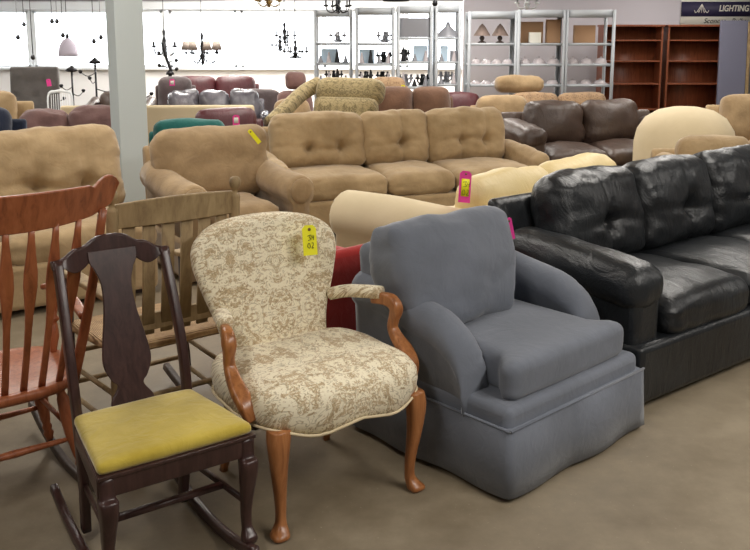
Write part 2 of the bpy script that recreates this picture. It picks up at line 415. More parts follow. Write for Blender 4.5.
# ------------------------------------------------------------------ arrow-back rocker at left edge (faces away)
def windsor():
    t = thing('rocking_chair', 'reddish maple arrow-back rocking chair with saddle seat at the left edge', 'chair', (-1.325, 2.93, 0), 218)
    W = M['maple']
    bm = bmesh.new(); secs = []; N = 48
    for r, z in ((.80, .392), (.97, .397), (1.0, .41), (1.0, .424), (.965, .434), (.85, .432), (.66, .420), (.42, .414), (.15, .416)):
        ring = []
        for k in range(N):
            a = 2*math.pi*k/N; c, s = math.cos(a), math.sin(a)
            x = .265*math.copysign(abs(c)**.65, c)*(1-.06*s); y = .24*math.copysign(abs(s)**.75, s)
            ring.append(Vector((x*r, y*r, z)))
        secs.append(ring)
    loft(bm, secs); link('seat', bm, W, t)
    def crest_y(x): return .395-.55*x*x*1.3
    # crest rail
    bm = bmesh.new(); secs = []
    for i in range(49):
        x = -.345+.69*i/48; a = abs(x)
        top = 1.128 if a < .235 else 1.112+.040*math.sin(min(1, (a-.235)/.085)*math.pi*.62)
        bot = 1.003+(.012*(a/.2)**2 if a < .24 else .017+(a-.24)*.35)
        if a > .315: k = (a-.315)/.03; top -= .03*k*k; bot += .035*k*k
        y = crest_y(x); th = .022; le = .035
        secs.append([Vector((x, y-th/2-le*.5, bot)), Vector((x, y+th/2-le*.5, bot)), Vector((x, y+th/2+le*.5, top)), Vector((x, y-th/2+le*.5, top))])
    loft(bm, secs); link('crest_rail', bm, W, t, bevel=.004)
    for i in range(6):   # arrow spindles
        f = (i-2.5)/2.5; xb, xt = f*.150, f*.195
        yb = .205-.25*xb*xb*4*.4; yt = crest_y(xt)-.01
        pts = []; sz = []
        for k in range(13):
            g = k/12; pts.append((xb+(xt-xb)*g, yb+(yt-yb)*g+.02*math.sin(g*math.pi), .42+.60*g))
            w = .017+.026*math.exp(-((g-.70)/.16)**2)+(.006*(1-g)); sz.append((w, .012 if g > .3 else .014))
        bm = bmesh.new(); tube(bm, pts, sz, .3, ref=(0, 1, 0)); link('spindle', bm, W, t)
    for s in (-1, 1):
        bm = bmesh.new(); P = [(s*(.215+.068*k/10), .16+(crest_y(.28)-.16)*k/10+.02*math.sin(k/10*math.pi), .41+.63*k/10) for k in range(11)]
        tube(bm, P, [(.036-.001*k, .024) for k in range(11)], .35, ref=(0, 1, 0)); link('back_post', bm, W, t)
        bm = bmesh.new(); P = bez([(s*.235, .235, .655), (s*.255, .10, .665), (s*.266, -.05, .668), (s*.27, -.17, .665), (s*.262, -.22, .655)], 5)
        tube(bm, P, [(.030+.034*(k/(len(P)-1)), .022) for k in range(len(P))], .4); link('armrest', bm, W, t)
        bm = bmesh.new(); lathe(bm, [(.011, 0), (.013, .1), (.02, .3), (.014, .45), (.010, .5), (.019, .53), (.019, .56), (.010, .6), (.015, .75), (.017, .9), (.011, 1)], (s*.23, -.10, .42), (s*.262, -.145, .66))
        link('arm_post', bm, W, t)
        for e in (-1, 1):
            bm = bmesh.new(); lathe(bm, [(.014, 0), (.015, .06), (.020, .10), (.014, .14), (.019, .18), (.014, .22), (.018, .27), (.026, .5), (.027, .65), (.02, .85), (.013, .9), (.018, .93), (.016, 1)], (s*.225, .19*e, .045), (s*.165, .145*e, .405))
            link('leg', bm, W, t)
        bm = bmesh.new(); rocker_rail(bm, s*.228, -.42, .36, .02, .95, .026, .036); link('rocker', bm, M['weatherdark'] if s < 0 else M['weatherdark'], t)
        bm = bmesh.new(); tube(bm, [(s*.19, -.165, .24), (s*.19, .165, .24)], .018); link('stretcher', bm, W, t)
    for e in (-1, 1):
        bm = bmesh.new(); lathe(bm, [(.008, 0), (.010, .2), (.014, .5), (.010, .8), (.008, 1)], (-.198, .168*e, .2), (.198, .168*e, .2)); link('stretcher', bm, W, t)
windsor()

# ------------------------------------------------------------------ slat-back rocker with rush seat (faces away)
def slat_rocker():
    t = thing('rocking_chair', 'weathered slat-back rocking chair with ball finials and woven rush seat', 'chair', (-.915, 3.42, 0), 218)
    W = M['weather']; D = M['weatherdark']
    def f(p):
        k = (-p.y+.22)/.44; return Vector((p.x*(.86+.14*k), p.y, p.z))
    cushion('rush_seat', M['rush'], (.53, .44, .04), (0, 0, .44), t, rad=.02, puff=-.1, wr=.002, func=f)
    for s in (-1, 1):
        bm = bmesh.new(); P0 = Vector((s*.232, .215, .03)); P1 = Vector((s*.245, .30, 1.045))
        lathe(bm, [(.017, 0), (.021, .05), (.022, .5), (.021, .945), (.019, .955), (.011, .958), (.010, .972), (.014, .976), (.0205, .988), (.0225, 1.0), (.0205, 1.012), (.013, 1.021), (.002, 1.024)], P0, P1, 16)
        link('back_post', bm, W, t)
        bm = bmesh.new(); lathe(bm, [(.012, 0), (.016, .07), (.011, .12), (.02, .18), (.017, .3), (.012, .36), (.021, .42), (.021, .66), (.022, 1)], (s*.255, -.205, .03), (s*.255, -.2, .66), 14)
        link('leg', bm, D, t)
        bm = bmesh.new(); P = bez([(s*.24, .235, .655), (s*.250, .08, .668), (s*.254, -.12, .672), (s*.250, -.25, .665)], 5)
        tube(bm, P, [(.05+.022*(k/(len(P)-1)), .02) for k in range(len(P))], .3); a = link('armrest', bm, M['weather'], t)
        bm = bmesh.new(); rocker_rail(bm, s*.245, -.40, .42, 0, 1.1, .03, .036); link('rocker', bm, M['weatherdark'], t)
        for z in (.15, .28):
            bm = bmesh.new(); tube(bm, [(s*.255, -.2, z), (s*.236, .215, z)], .02); link('stretcher', bm, W, t)
    for y, zz in ((-.2, (.2, .33)), (.215, (.24,))):
        for z in zz:
            bm = bmesh.new(); tube(bm, [(-.24, y, z), (.24, y, z)], .021); link('stretcher', bm, W, t)
    def yb(z): return .215+(z-.1)*.085
    bm = bmesh.new(); box(bm, -.232, .232, -.011, .011, .515, .58)
    for v in bm.verts: v.co.y += yb(.5)
    link('back_rail', bm, W, t, bevel=.004)
    bm = bmesh.new(); secs = []
    for i in range(21):
        x = -.238+.476*i/20; y = yb(.95)+.035*(1-(x/.238)**2)*.6; tp = 1.012+.012*(1-(x/.238)**2)
        secs.append([Vector((x, y-.011, .925)), Vector((x, y+.011, .925)), Vector((x, y+.015, tp)), Vector((x, y-.007, tp))])
    loft(bm, secs); link('crest_rail', bm, W, t, bevel=.004)
    for i in range(6):
        x = -.185+.074*i; w = .023; bm = bmesh.new(); c = .02*(1-(x/.238)**2)
        tube(bm, [(x, yb(.5)+.0, .50), (x, yb(.7)+c*.7, .7), (x, yb(.92)+c, .94)], (.047, .011), .15, ref=(0, 1, 0))
        link('back_slat', bm, W, t)
slat_rocker()

# ------------------------------------------------------------------ grey club chair
def grey_chair():
    t = thing('armchair', 'slate grey upholstered armchair with rolled arms, loose back pillow and skirt', 'armchair', (.505, 3.415, 0), 43)
    G = M['grey']; hw, hd = .43, .40
    # deck and skirt
    boxo('base', G, (-hw+.01, hw-.01, -hd+.015, hd-.015, .05, .33), t, bevel=.03, seg=4)
    bm = bmesh.new(); N = 120; P = []
    per = [(-hw, -hd), (hw, -hd), (hw, hd), (-hw, hd)]
    for q in range(4):
        a, b = per[q], per[(q+1) % 4]
        for k in range(30):
            f = k/30; P.append((a[0]+(b[0]-a[0])*f, a[1]+(b[1]-a[1])*f, q, f))
    def ring(z, e):
        out = []
        for x, y, q, f in P:
            w = e*(1+.5*math.sin(f*math.pi*4+q)); pleat = math.exp(-(min(f, 1-f)/.02)**2)+math.exp(-((f-.42)/.014)**2)*.8
            L = math.hypot(x, y); out.append(Vector((x+x/L*(w-.008*pleat), y+y/L*(w-.008*pleat), z)))
        return out
    loft(bm, [ring(.262, .0), ring(.255, .008), ring(.15, .012), ring(.02, .018), ring(.02, .002), ring(.2, -.01)])
    sk = link('skirt', bm, G, t)
    bm = bmesh.new(); tube(bm, [(-hw-.004, -hd, .264), (-hw-.004, hd, .264)], .01); tube(bm, [(-hw, -hd-.004, .264), (hw, -hd-.004, .264)], .01); link('piping', bm, G, t)
    # back
    def lean(p): return Vector((p.x, p.y+(p.z+.28)*.12, p.z))
    cushion('backrest', G, (.80, .16, .53), (0, .29, .515), t, axis='y', rad=.045, puff=.05, wr=.003, func=lean)
    # arms: lofted cross-sections from the back to the scrolled front
    for s in (-1, 1):
        bm = bmesh.new(); secs = []
        Y = [.40, .30, .16, .04, -.03, -.08, -.13, -.165, -.185, -.195]
        H = [.67, .66, .635, .615, .60, .575, .54, .495, .44, .37]
        path = bez([(y, h) for y, h in zip(Y, H)], 3)
        for y, h in path:
            r = .076; ring = []
            for x, z in rollprof(.10, h, r, -.014):
                ring.append(Vector((s*(hw-.068-x), y, max(.22, z))))
            secs.append(ring)
        loft(bm, secs)
        o = link('armrest', bm, G, t)
        for v in o.data.vertices:
            if v.co.y < -.03: v.co.y += noise.noise(Vector((v.co.x*6, v.co.y*40, v.co.z*40)))*.006
    # T seat cushion
    cushion('seat_cushion', G, (.60, .62, .15), (0, -.05, .395), t, rad=.04, puff=.18, wr=.004, n=20,
            func=lambda p: Vector((p.x*(1+.22*max(0, min(1, (-p.y-.20)/.04))), p.y, p.z)))
    cushion('back_pillow', G, (.69, .19, .44), (-.135, .165, .668), t, rot=(-14, 1.5, 0), axis='y', rad=.05, puff=.5, wr=.014, n=30, seed=4, tdepth=.02, topcurve=.012, func=lambda p: Vector((p.x*(1-.18*max(0, -p.z/.22)), p.y, p.z)))
    return t
grey_chair()

# ------------------------------------------------------------------ generic sofa maker
def sofa(label, loc, rz, mat, W=2.0, D=.92, H=.95, seats=3, arm='pillow', armw=.24, armh=.62, widths=None, tufts=None, cat='sofa', name='sofa', n=16, group=None, seat_h=.46, cushmat=None, puff=.25, arms=(1, 1), rake=12, wr=.008, backth=.24, skirt=True, bc=True, bw=1.0, armup=.08):
    t = thing(name, label, cat, (loc[0], loc[1], 0), rz, group); m = M[mat]; cm = M[cushmat or mat]
    iw0 = -W/2+(armw if arms[0] else 0); iw1 = W/2-(armw if arms[1] else 0)
    boxo('base', m, (-W/2+.02, W/2-.02, -D/2+.02, D/2-.04, .035, .30), t, bevel=.03, seg=3)
    bm = bmesh.new(); 
    secs = []
    for z, y, th in ((.06, D/2-.07, .12), (.5, D/2-.06, .12), (H-.14, D/2-.02, .10), (H-.07, D/2, .06)):
        secs.append([Vector((x, y+q, z)) for x, q in ((-W/2+.05, -th/2), (W/2-.05, -th/2), (W/2-.05, th/2), (-W/2+.05, th/2))])
    loft(bm, secs); link('back_frame', bm, m, t, bevel=.035, seg=4)
    tot = iw1-iw0; ws = widths or [1]*seats; sw = sum(ws); x = iw0
    for i, w in enumerate(ws):
        w = w/sw*tot; c = x+w/2; x += w
        cushion('seat_cushion', cm, (w-.006, D-.20, .19), (c, -.08, seat_h-.09), t, rad=.07, puff=puff*1.1, wr=wr, n=n, seed=i+loc[0])
        if bc:
            tf = tufts[i] if tufts else []
            bh = H-seat_h+.08
            cushion('back_cushion', cm, (w*bw+.01, backth, bh), (c, D/2-.20, seat_h-.03+bh/2-.005), t, rot=(-rake, 0, 0), axis='y', rad=min(.10, backth*.48), puff=puff*1.3, tufts=[(a*w/2, b) for a, b in tf], seams=[a*w/2 for a, b in tf], wr=wr*1.1, n=n+6 if tf else n, seed=i*2+loc[1], topcurve=.02)
    for s, on in ((-1, arms[0]), (1, arms[1])):
        if not on: continue
        cx = s*(W/2-armw/2)
        if arm == 'pillow':
            boxo('arm_panel', m, (cx-armw/2+.03, cx+armw/2-.03, -D/2+.06, D/2-.06, .05, armh-.10), t, bevel=.04, seg=4)
            cushion('arm_pillow', m, (armw, D-.14, .2), (cx, -.03, armh-.09), t, rot=(4, 0, 0), rad=.09, puff=.15, wr=wr, n=n, seed=s+5)
        elif arm == 'roll':
            bm = bmesh.new(); r = armw*.46
            pr = [(s*a, b) for a, b in rollprof(armw*.55, armh, r, armw*.06)]
            secs = []
            for y, k, up in ((-D/2+.01, .9, 0), (-D/2+.03, .98, 0), (-D/2+.05, 1, 0), (-.1, 1, .01), (D/2-.22, 1, armup*.6), (D/2-.08, 1, armup)):
                secs.append([Vector((cx+a*k, y, max(.03, (b-armh/2)*(k*.5+.5)+armh/2+(up if b > .3 else 0)))) for a, b in pr])
            loft(bm, secs); link('armrest', bm, m, t)
            bm = bmesh.new(); lathe(bm, [(r*.80, 0), (r*.78, .6), (r*.5, .85), (.01, 1)], (cx+s*armw*.06, -D/2+.012, armh-r), (cx+s*armw*.06, -D/2-.006, armh-r), 20); link('arm_front', bm, m, t)
        else:
            boxo('armrest', m, (cx-armw/2, cx+armw/2, -D/2+.02, D/2-.05, .05, armh), t, bevel=.05, seg=4)
    for sx in (-1, 1):
        for sy in (-1, 1):
            boxo('leg', M['weatherdark'], (sx*(W/2-.12)-.03, sx*(W/2-.12)+.03, sy*(D/2-.12)-.03, sy*(D/2-.12)+.03, 0, .06), t, bevel=.004)
    return t
def off(x, y, rz, dx, dy):
    c, s = math.cos(R(rz)), math.sin(R(rz)); return (x+c*dx-s*dy, y+s*dx+c*dy)

# tan tufted sofa at left: right front corner about (-1.28,5.45)
x, y = off(-1.33, 5.37, 36, -1.0, .46)
sofa('tan tufted microfibre sofa behind the reddish maple rocker at the left', (x, y), 36, 'tan', W=2.0, H=.955, armw=.2, arms=(1, 0), seats=2,
     tufts=[[(-.35, -.09), (.35, -.09)], [(-.30, -.09), (.42, -.09)]], n=40, wr=.014, puff=.3)
x, y = off(-1.16, 5.50, 33, .41, .43)
sofa('tan rolled-arm armchair between the two tan tufted sofas', (x, y), 33, 'tan2', W=.98, D=.85, H=.90, seats=1, arm='roll', armw=.24, armh=.66, cat='armchair', name='armchair', n=28, backth=.22, seat_h=.47, rake=8, bw=1.72, wr=.012)
sofa('tan tufted three-seat microfibre sofa in the middle of the showroom', (.24, 7.58), 20, 'tan', W=2.48, D=.94, H=.89, seats=3, armw=.15, armh=.60,
     widths=[.82, .62, .78], tufts=[[(-.25, -.06), (.45, -.06)], [(.15, -.05)], [(-.15, -.05), (.5, -.05)]], n=40, wr=.014, puff=.3, seat_h=.48, bw=1.05)
c = off(-.24, 5.15, 227, -.93, .45)
sofa('cream sofa turned away with one thick rolled arm and butter yellow cushions', c, 226, 'cream', W=1.9, D=.98, H=.76, seats=2, arm='roll', armw=.32, armh=.68, armup=0, cushmat='butter', n=18, rake=6, arms=(0, 1), backth=.22, wr=.012)
sofa('red armchair turned away, mostly hidden behind the grey armchair', (-.26, 3.99), 223, 'red', W=.62, D=.60, H=.765, bc=False, seats=1, arm='box', armw=.11, armh=.56, cat='armchair', name='armchair', n=12, backth=.14, rake=2)
c = off(.53, 4.27, 38, 1.25, -.48)
sofa('black leather tufted sofa at the right, behind the grey armchair', c, 38, 'black', W=2.5, D=.96, H=.87, seats=3, arm='pillow', armw=.24, armh=.64, n=32, puff=.36, wr=.010, tufts=[[(0, -.04)], [(.1, -.04)], [(.1, -.04)]], rake=14)

# ------------------------------------------------------------------ second row: chairs, pillows and sofas further back
def far(label, px_x, Y, W, H, rz, mat, **k):
    """px_x: world X of the centre"""
    return sofa(label, (px_x, Y), rz, mat, W=W, H=H, n=k.pop('n', 10), **k)
far('cream sofa with a low wide back standing crosswise behind the teal sofa', -2.4, 10.0, 2.2, .92, 183, 'cream', bc=False, seats=2, armw=.2, arm='box', armh=.6, n=8, D=.7)
far('teal green sofa behind the tan rolled-arm armchair', -1.68, 7.95, .85, .79, 12, 'teal', seats=1, arm='box', armw=.1, armh=.6, D=.64, puff=.1, wr=.012)
far('burgundy sofa between the teal sofa and the cream one', -1.5, 8.8, .86, .82, 8, 'burgundy', seats=1, arm='pillow', armw=.12, D=.6)
far('dark brown leather sofa behind the right end of the tan three-seat sofa', 2.28, 9.2, 1.9, .86, 12, 'darkbrown', seats=2, arm='pillow', armw=.3, armh=.70, n=18, puff=.5, wr=.02)
far('brown suede loveseat in front of the metal shelves', .47, 10.35, 1.15, .94, 6, 'brown', seats=2, armw=.12, arm='pillow', n=16, puff=.4, D=.8)
far('brown patterned sofa with a folded camel cushion on it', 2.45, 11.6, 1.7, .80, 4, 'brownpat', seats=2, armw=.2, n=8, D=.7)
far('dark red leather armchair at the foot of the shelves', 1.15, 11.65, .75, .80, 5, 'burgundy', seats=1, armw=.12, n=10, D=.6, cat='armchair', name='armchair')
far('brown patterned armchair behind the suede loveseat with a yellow tag', .18, 11.5, .66, 1.01, 3, 'brownpat', seats=1, armw=.1, n=12, D=.6, cat='armchair', name='armchair')
far('tan microfibre armchair with a rolled top in front of the brown patterned sofa', 1.56, 10.62, .82, .82, 5, 'tan2', seats=1, armw=.1, n=14, D=.66, cat='armchair', name='armchair')
far('mauve brown fabric sofa behind the left tan sofa', -2.98, 8.5, 1.25, .84, 14, 'mauve', seats=2, armw=.16, n=18, puff=.4, wr=.025, D=.74)
far('navy fabric armchair at the far left behind the tan sofa', -3.5, 7.45, 1.0, .94, 10, 'navy', seats=1, armw=.15, n=12, puff=.4, D=.66, cat='armchair', name='armchair')
far('yellow-beige armchair at the far left edge behind the navy one', -4.15, 9.35, .95, .96, 8, 'tan', seats=1, armw=.2, n=10, D=.7, cat='armchair', name='armchair')
far('dark brown sofa beside the pillar in front of the shop window', -3.28, 11.3, .86, .84, 4, 'darkbrown', seats=1, arm='roll', armw=.16, armh=.74, n=10, D=.66)
far('charcoal brown recliner beside the pillar with a pink tag', -2.78, 12.25, .66, .98, 10, 'darkgrey', seats=1, armw=.1, n=14, cat='recliner', name='recliner', puff=.5, D=.64)
far('burgundy leather two-seat sofa in front of the shop window', -2.42, 13.35, 1.4, .94, 5, 'burgundy', seats=2, armw=.1, n=12, puff=.35, D=.7)
far('grey sofa wrapped in plastic beyond the cream sofa', -2.05, 11.2, 1.35, .86, 5, 'plastic', seats=3, armw=.1, n=14, puff=.5, wr=.03, D=.66)
far('charcoal recliner lying low beside the plastic-wrapped sofa', -1.62, 12.3, .85, .80, 8, 'darkgrey', seats=1, armw=.12, n=10, cat='recliner', name='recliner', D=.66)
far('reddish brown armchair behind the olive tapestry armchair', -1.0, 11.0, .56, .86, 5, 'mauve', seats=1, armw=.06, n=10, D=.56, cat='armchair', name='armchair')
far('tan box-cushion armchair behind the olive tapestry armchair', -.98, 10.38, .54, .80, 3, 'tan2', seats=1, armw=.06, n=10, D=.56, cat='armchair', name='armchair')
t = thing('barrel_armchair', 'cream barrel-back armchair with a rounded top behind the tan sofa at the right', 'armchair', (2.88, 8.15, 0), 180)
bm = bmesh.new(); lathe(bm, [(.40, .04), (.44, .10), (.455, .35), (.455, .62), (.43, .74), (.36, .85), (.25, .92), (.12, .95), (.004, .955)], n=32); link('shell', bm, M['cream'], t)
boxo('base', M['weatherdark'], (-.25, .25, -.25, .25, 0, .05), t)
far('olive tan armchair with a lipped back in front of the bookcase', 4.1, 9.3, 1.05, .92, -4, 'tan2', seats=1, armw=.16, n=14, cat='armchair', name='armchair', D=.8)
far('tan sofa directly behind the black leather tufted sofa', 3.1, 7.05, 1.6, .73, 2, 'tan', seats=2, armw=.2, D=.74, n=14)

# olive tapestry armchair with sloping wing
def tapestry():
    t = thing('wing_armchair', 'olive floral tapestry armchair with a rolled top and long sloping side', 'armchair', (-.42, 9.35, 0), -26)
    T = M['tapestry']
    cushion('backrest', T, (.80, .28, .30), (.02, .30, 1.0), t, rot=(-8, 0, 0), axis='y', rad=.12, puff=.1, wr=.01, n=16)
    cushion('back_cushion', T, (.74, .22, .42), (.04, .14, .74), t, rot=(-10, 0, 0), axis='y', rad=.08, puff=.2, n=14)
    cushion('seat_cushion', T, (.74, .66, .18), (0, -.1, .44), t, rad=.06, puff=.1, n=12)
    boxo('base', T, (-.45, .45, -.42, .40, .05, .36), t, bevel=.03)
    for s in (-1,):
        bm = bmesh.new(); P = bez([(s*.40, .34, 1.07), (s*.45, .10, .99), (s*.46, -.25, .84), (s*.46, -.58, .70)], 5)
        tube(bm, P, [(.13, .17)]*len(P), .5, n=4)
        for v in bm.verts: pass
        link('wing', bm, T, t)
        boxo('arm_panel', T, (s*.46-.05, s*.46+.05, -.44, .38, .05, .70), t, bevel=.03)
        for y in (-.36, .34): boxo('leg', M['weatherdark'], (s*.4-.03, s*.4+.03, y-.03, y+.03, 0, .06), t)
tapestry()

# grey tufted headboard-like chair
t = thing('tufted_chair', 'grey button-tufted high-back chair by the window with a pink tag', 'chair', (-4.78, 12.3, 0), 8)
cushion('backrest', M['char'], (.66, .13, .62), (0, .2, .86), t, rot=(-6, 0, 0), axis='y', rad=.04, puff=.1, n=22, tufts=[(-.12, .10), (.13, .10), (0, -.1), (-.25, -.1), (.25, -.1)], wr=.002, tdepth=.06, tr=.03)
cushion('seat', M['char'], (.6, .55, .14), (0, -.05, .46), t, rad=.05, n=10)
for sx in (-1, 1):
    for sy in (-.25, .15): boxo('leg', M['weatherdark'], (sx*.25-.02, sx*.25+.02, sy-.02, sy+.02, 0, .40), t)
# white wicker end piece
t = thing('wicker_chair', 'white wicker chair with a scrolled arm next to the grey tufted chair', 'chair', (-3.98, 11.0, 0), 6)
boxo('seat', M['white'], (-.25, .25, -.25, .25, .36, .44), t, bevel=.02)
bm = bmesh.new(); tube(bm, bez([(-.25, .22, .42), (-.27, .25, .9), (-.1, .27, .97), (.1, .27, .97), (.27, .25, .9), (.25, .22, .42)], 6), .04); link('back_frame', bm, M['white'], t)
bm = bmesh.new()
for i in range(9): tube(bm, [(-.2+.05*i, .23, .42), (-.2+.05*i, .26, .94)], .012, n=1)
link('back_cane', bm, M['white'], t)
for s in (-1, 1):
    bm = bmesh.new(); tube(bm, bez([(s*.25, .22, .72), (s*.30, 0, .72), (s*.30, -.22, .69), (s*.29, -.26, .62), (s*.28, -.22, .42), (s*.26, -.22, 0)], 5), .035); link('arm_frame', bm, M['white'], t)
    bm = bmesh.new(); tube(bm, [(s*.23, .22, .4), (s*.23, .24, 0)], .035); link('leg', bm, M['white'], t)

t.scale = (.55, .8, .93)
# loose cushions and folded things lying on the sofas
def loose(name, label, cat, mat, size, loc, rot, **k):
    o = cushion(name, M[mat], size, (0, 0, 0), None, **k); o.location = loc; o.rotation_euler = tuple(R(a) for a in rot)
    tag(o, label, cat); return o
loose('folded_cushion', 'camel suede cushion folded over on top of the brown patterned sofa', 'cushion', 'tan2', (.66, .26, .2), (1.95, 11.90, .96), (0, 0, 4), rad=.09, puff=.2, n=14, wr=.02)
loose('throw_pillow', 'mauve pillow standing on the reddish brown armchair', 'pillow', 'mauve', (.26, .16, .22), (-1.0, 11.12, 1.045), (0, 0, 10), axis='y', rad=.07, puff=.3, n=12)

# price tags
def at(px, py, d):
    T = R(9.3); x = (px-375)/880; v = -(py-180)/880; y = math.cos(T)+v*math.sin(T); w = -math.sin(T)+v*math.cos(T)
    k = d/y; return (x*k, d, 1.6+w*k)
price_tag('yellow price tag with black handwriting pinned to the floral armchair back', (-.247, 3.205, .905), (-12, 3, 33), w=.058, h=.112)
TAGS = [
 ('pink price tag with a yellow label on the butter yellow cushion', at(466, 171, 4.66), (-10, 8, 20), 'tagP', .07, .17, 'tagY', True),
 ('bright pink price tag hanging behind the grey pillow on the black leather sofa', at(508, 218, 4.02), (0, -15, 30), 'tagP', .035, .11, None, False),
 ('yellow price strip draped over the corner of the tan rolled-arm armchair', at(249, 130, 6.12), (0, -38, 20), 'tagY', .03, .12, None, False),
 ('pink price tag on the teal sofa', at(236, 115, 7.8), (0, 0, 10), 'tagP', .06, .09, 'paper', False),
 ('pink price tag on the charcoal brown recliner', at(172, 79, 11.95), (0, 0, 20), 'tagP', .07, .09, 'paper', False),
 ('pink price tag on the grey tufted chair', at(48, 79, 12.2), (0, -8, 8), 'tagP', .06, .10, None, False),
 ('yellow price tag on the brown patterned armchair', at(403, 85, 11.42), (0, 0, 5), 'tagY', .055, .08, None, False),
]
for l, loc, rot, mt, w, h, inner, sc in TAGS: price_tag(l, loc, rot, mt, w, h, sc, inner)

# ------------------------------------------------------------------ room shell
def struct(o): o['kind'] = 'structure'; return o
X0, X1, Y0, Y1, ZC = -11, 9, -4, 20, 3.05
struct(boxo('floor', M['floor'], (X0, X1, Y0, Y1, -.1, 0), bevel=0))
struct(boxo('ceiling', M['ceiling'], (X0, X1, Y0, Y1, ZC, ZC+.1), bevel=0))
struct(boxo('wall_left', M['wall'], (X0-.15, X0, Y0, Y1, 0, ZC), bevel=0))
struct(boxo('wall_right', M['wall'], (X1, X1+.15, Y0, Y1, 0, ZC), bevel=0))
struct(boxo('wall_front', M['wall'], (X0, X1, Y0-.15, Y0, 0, ZC), bevel=0))
# far wall with a long shop window
HZ, SZ = 2.16, .90
wins = [(-10.6, -7.75), (-7.65, -4.75), (-4.6, -3.1), (-3.0, -1.3), (-1.15, .6), (.7, 2.6)]
bm = bmesh.new(); box(bm, X0, X1, Y1, Y1+.2, HZ, ZC); box(bm, X0, X1, Y1, Y1+.2, 0, SZ); box(bm, X0, -10.6, Y1, Y1+.2, SZ, HZ); box(bm, 2.6, X1, Y1, Y1+.2, SZ, HZ)
struct(link('wall_back', bm, M['wall'], smooth=False))
struct(boxo('trim_1', M['white'], (X0, 2.7, Y1-.12, Y1, HZ+.02, HZ+.20), bevel=.01))
struct(boxo('trim_2', M['tin'], (X0, 2.7, Y1-.14, Y1-.02, HZ+.20, HZ+.225), bevel=0))
struct(boxo('trim_3', M['white'], (X0, 2.7, Y1-.16, Y1, SZ-.05, SZ), bevel=.01))
for i, (a, b) in enumerate(wins):
    bm = bmesh.new(); f = .05
    box(bm, a-.03, a+f, Y1-.02, Y1+.12, SZ, HZ); box(bm, b-f, b+.06, Y1-.02, Y1+.12, SZ, HZ); box(bm, a, b, Y1-.02, Y1+.12, HZ-.05, HZ); box(bm, a, b, Y1-.02, Y1+.12, SZ, SZ+.05)
    w = struct(link('window_%d' % (i+1), bm, M['white'], smooth=False))
    boxo('window_pane', M['glass'], (a+f, b-f, Y1+.04, Y1+.05, SZ+.05, HZ-.05), w, bevel=0)
# partition with the lighting department sign
struct(boxo('wall_right_partition', plain('lilac_wall', '#c9c4cb', .7), (1.45, X1, 14.6, 14.75, 0, ZC), bevel=0)).name = 'wall_divider'
p = boxo('pillar', M['pillar'], (-.115, .115, -.115, .115, 0, ZC), bevel=.006); p.location = (-1.995, 7.12, 0); p.rotation_euler = (0, 0, R(33)); struct(p)

# lighting sign
t = thing('department_sign', 'navy hanging sign reading LIGHTING in white capitals above the bookcase', 'sign', (5.70, 14.5, 2.03), 0)
boxo('sign_board', M['paper'], (-.75, .9, -.01, .01, -.26, .14), t, bevel=0)
boxo('sign_band', plain('navy_sign_band', '#2c2747', .6), (-.75, .9, -.016, -.010, -.12, .115), t, bevel=0)
def text(name, s, size, loc, mat, parent, shear=0, bold=0):
    c = bpy.data.curves.new(name, 'FONT'); c.body = s; c.size = size; c.extrude = .002; c.shear = shear; c.offset = bold
    o = bpy.data.objects.new(name, c); o.data.materials.append(mat)
    COL.objects.link(o); bpy.context.view_layer.update(); dg = bpy.context.evaluated_depsgraph_get(); me = bpy.data.meshes.new_from_object(o.evaluated_get(dg)); bpy.data.objects.remove(o)
    o = bpy.data.objects.new(name, me); COL.objects.link(o); o.parent = parent; o.location = loc; o.rotation_euler = (R(90), 0, 0)
    if not me.materials: me.materials.append(mat)
    return o
text('sign_lettering', 'LIGHTING', .135, (-.14, -.018, -.035), M['paper'], t, .15, .003).scale = (.78, 1, 1)
bm = bmesh.new()
for k in range(5):
    f = (k-2)*.045; tube(bm, bez([(-.42, -.019, .08), (-.42+f*.5, -.019, .0), (-.42+f, -.019, -.06), (-.42+f*1.3, -.019, -.02)], 4), .010, n=1)
link('sign_emblem', bm, M['paper'], t)
text('sign_script', 'Sconces   Bulbs', .11, (-.38, -.014, -.225), M['iron'], t, .3)

# bookcase and leaning panel
def bookcase(x, label):
    t = thing('bookcase', label, 'bookcase', (x, 13.9, 0), 0, 'brown wooden bookcases'); C = M['case']; W, H, D = .9, 1.74, .32
    for s in (-1, 1): boxo('side_panel', C, (s*W/2-.015, s*W/2+.015, -D/2, D/2, 0, H), t, bevel=.003)
    for z in (.06, .45, .85, 1.2, 1.52): boxo('shelf', C, (-W/2+.015, W/2-.015, -D/2+.01, D/2-.01, z, z+.022), t, bevel=.002)
    boxo('top', C, (-W/2-.03, W/2+.03, -D/2-.03, D/2, H, H+.03), t, bevel=.004)
    boxo('back_panel', C, (-W/2+.015, W/2-.015, D/2-.015, D/2, .0, H), t, bevel=0)
    return t
bookcase(4.98, 'brown wooden bookcase with open shelves left of the grey panel, nearer the pillar')
bookcase(3.98, 'brown wooden bookcase with open shelves standing next to the metal shelving')
t = thing('door_panel', 'tall grey-blue panel leaning against the bookcases under the lighting sign', 'panel', (5.37, 13.3, 0), -4)
bm = bmesh.new(); box(bm, -.20, .20, -.03, .03, 0, 1.83)
for v in bm.verts: v.co.y += v.co.z*.14; v.co.x += v.co.z*.03
link('panel_face', bm, plain('grey_blue_panel', '#6e6e80', .6), t, bevel=.006)
bm = bmesh.new(); box(bm, .205, .25, -.035, .035, 0, 1.81)
for v in bm.verts: v.co.y += v.co.z*.14; v.co.x += v.co.z*.03
link('wooden_edge', bm, M['weather'], t, bevel=.004)

M['taupe'] = plain('taupe_shade', '#85736a', .7)
M['shelfgrey'] = plain('shelf_enamel', '#b3b8bd', .5)
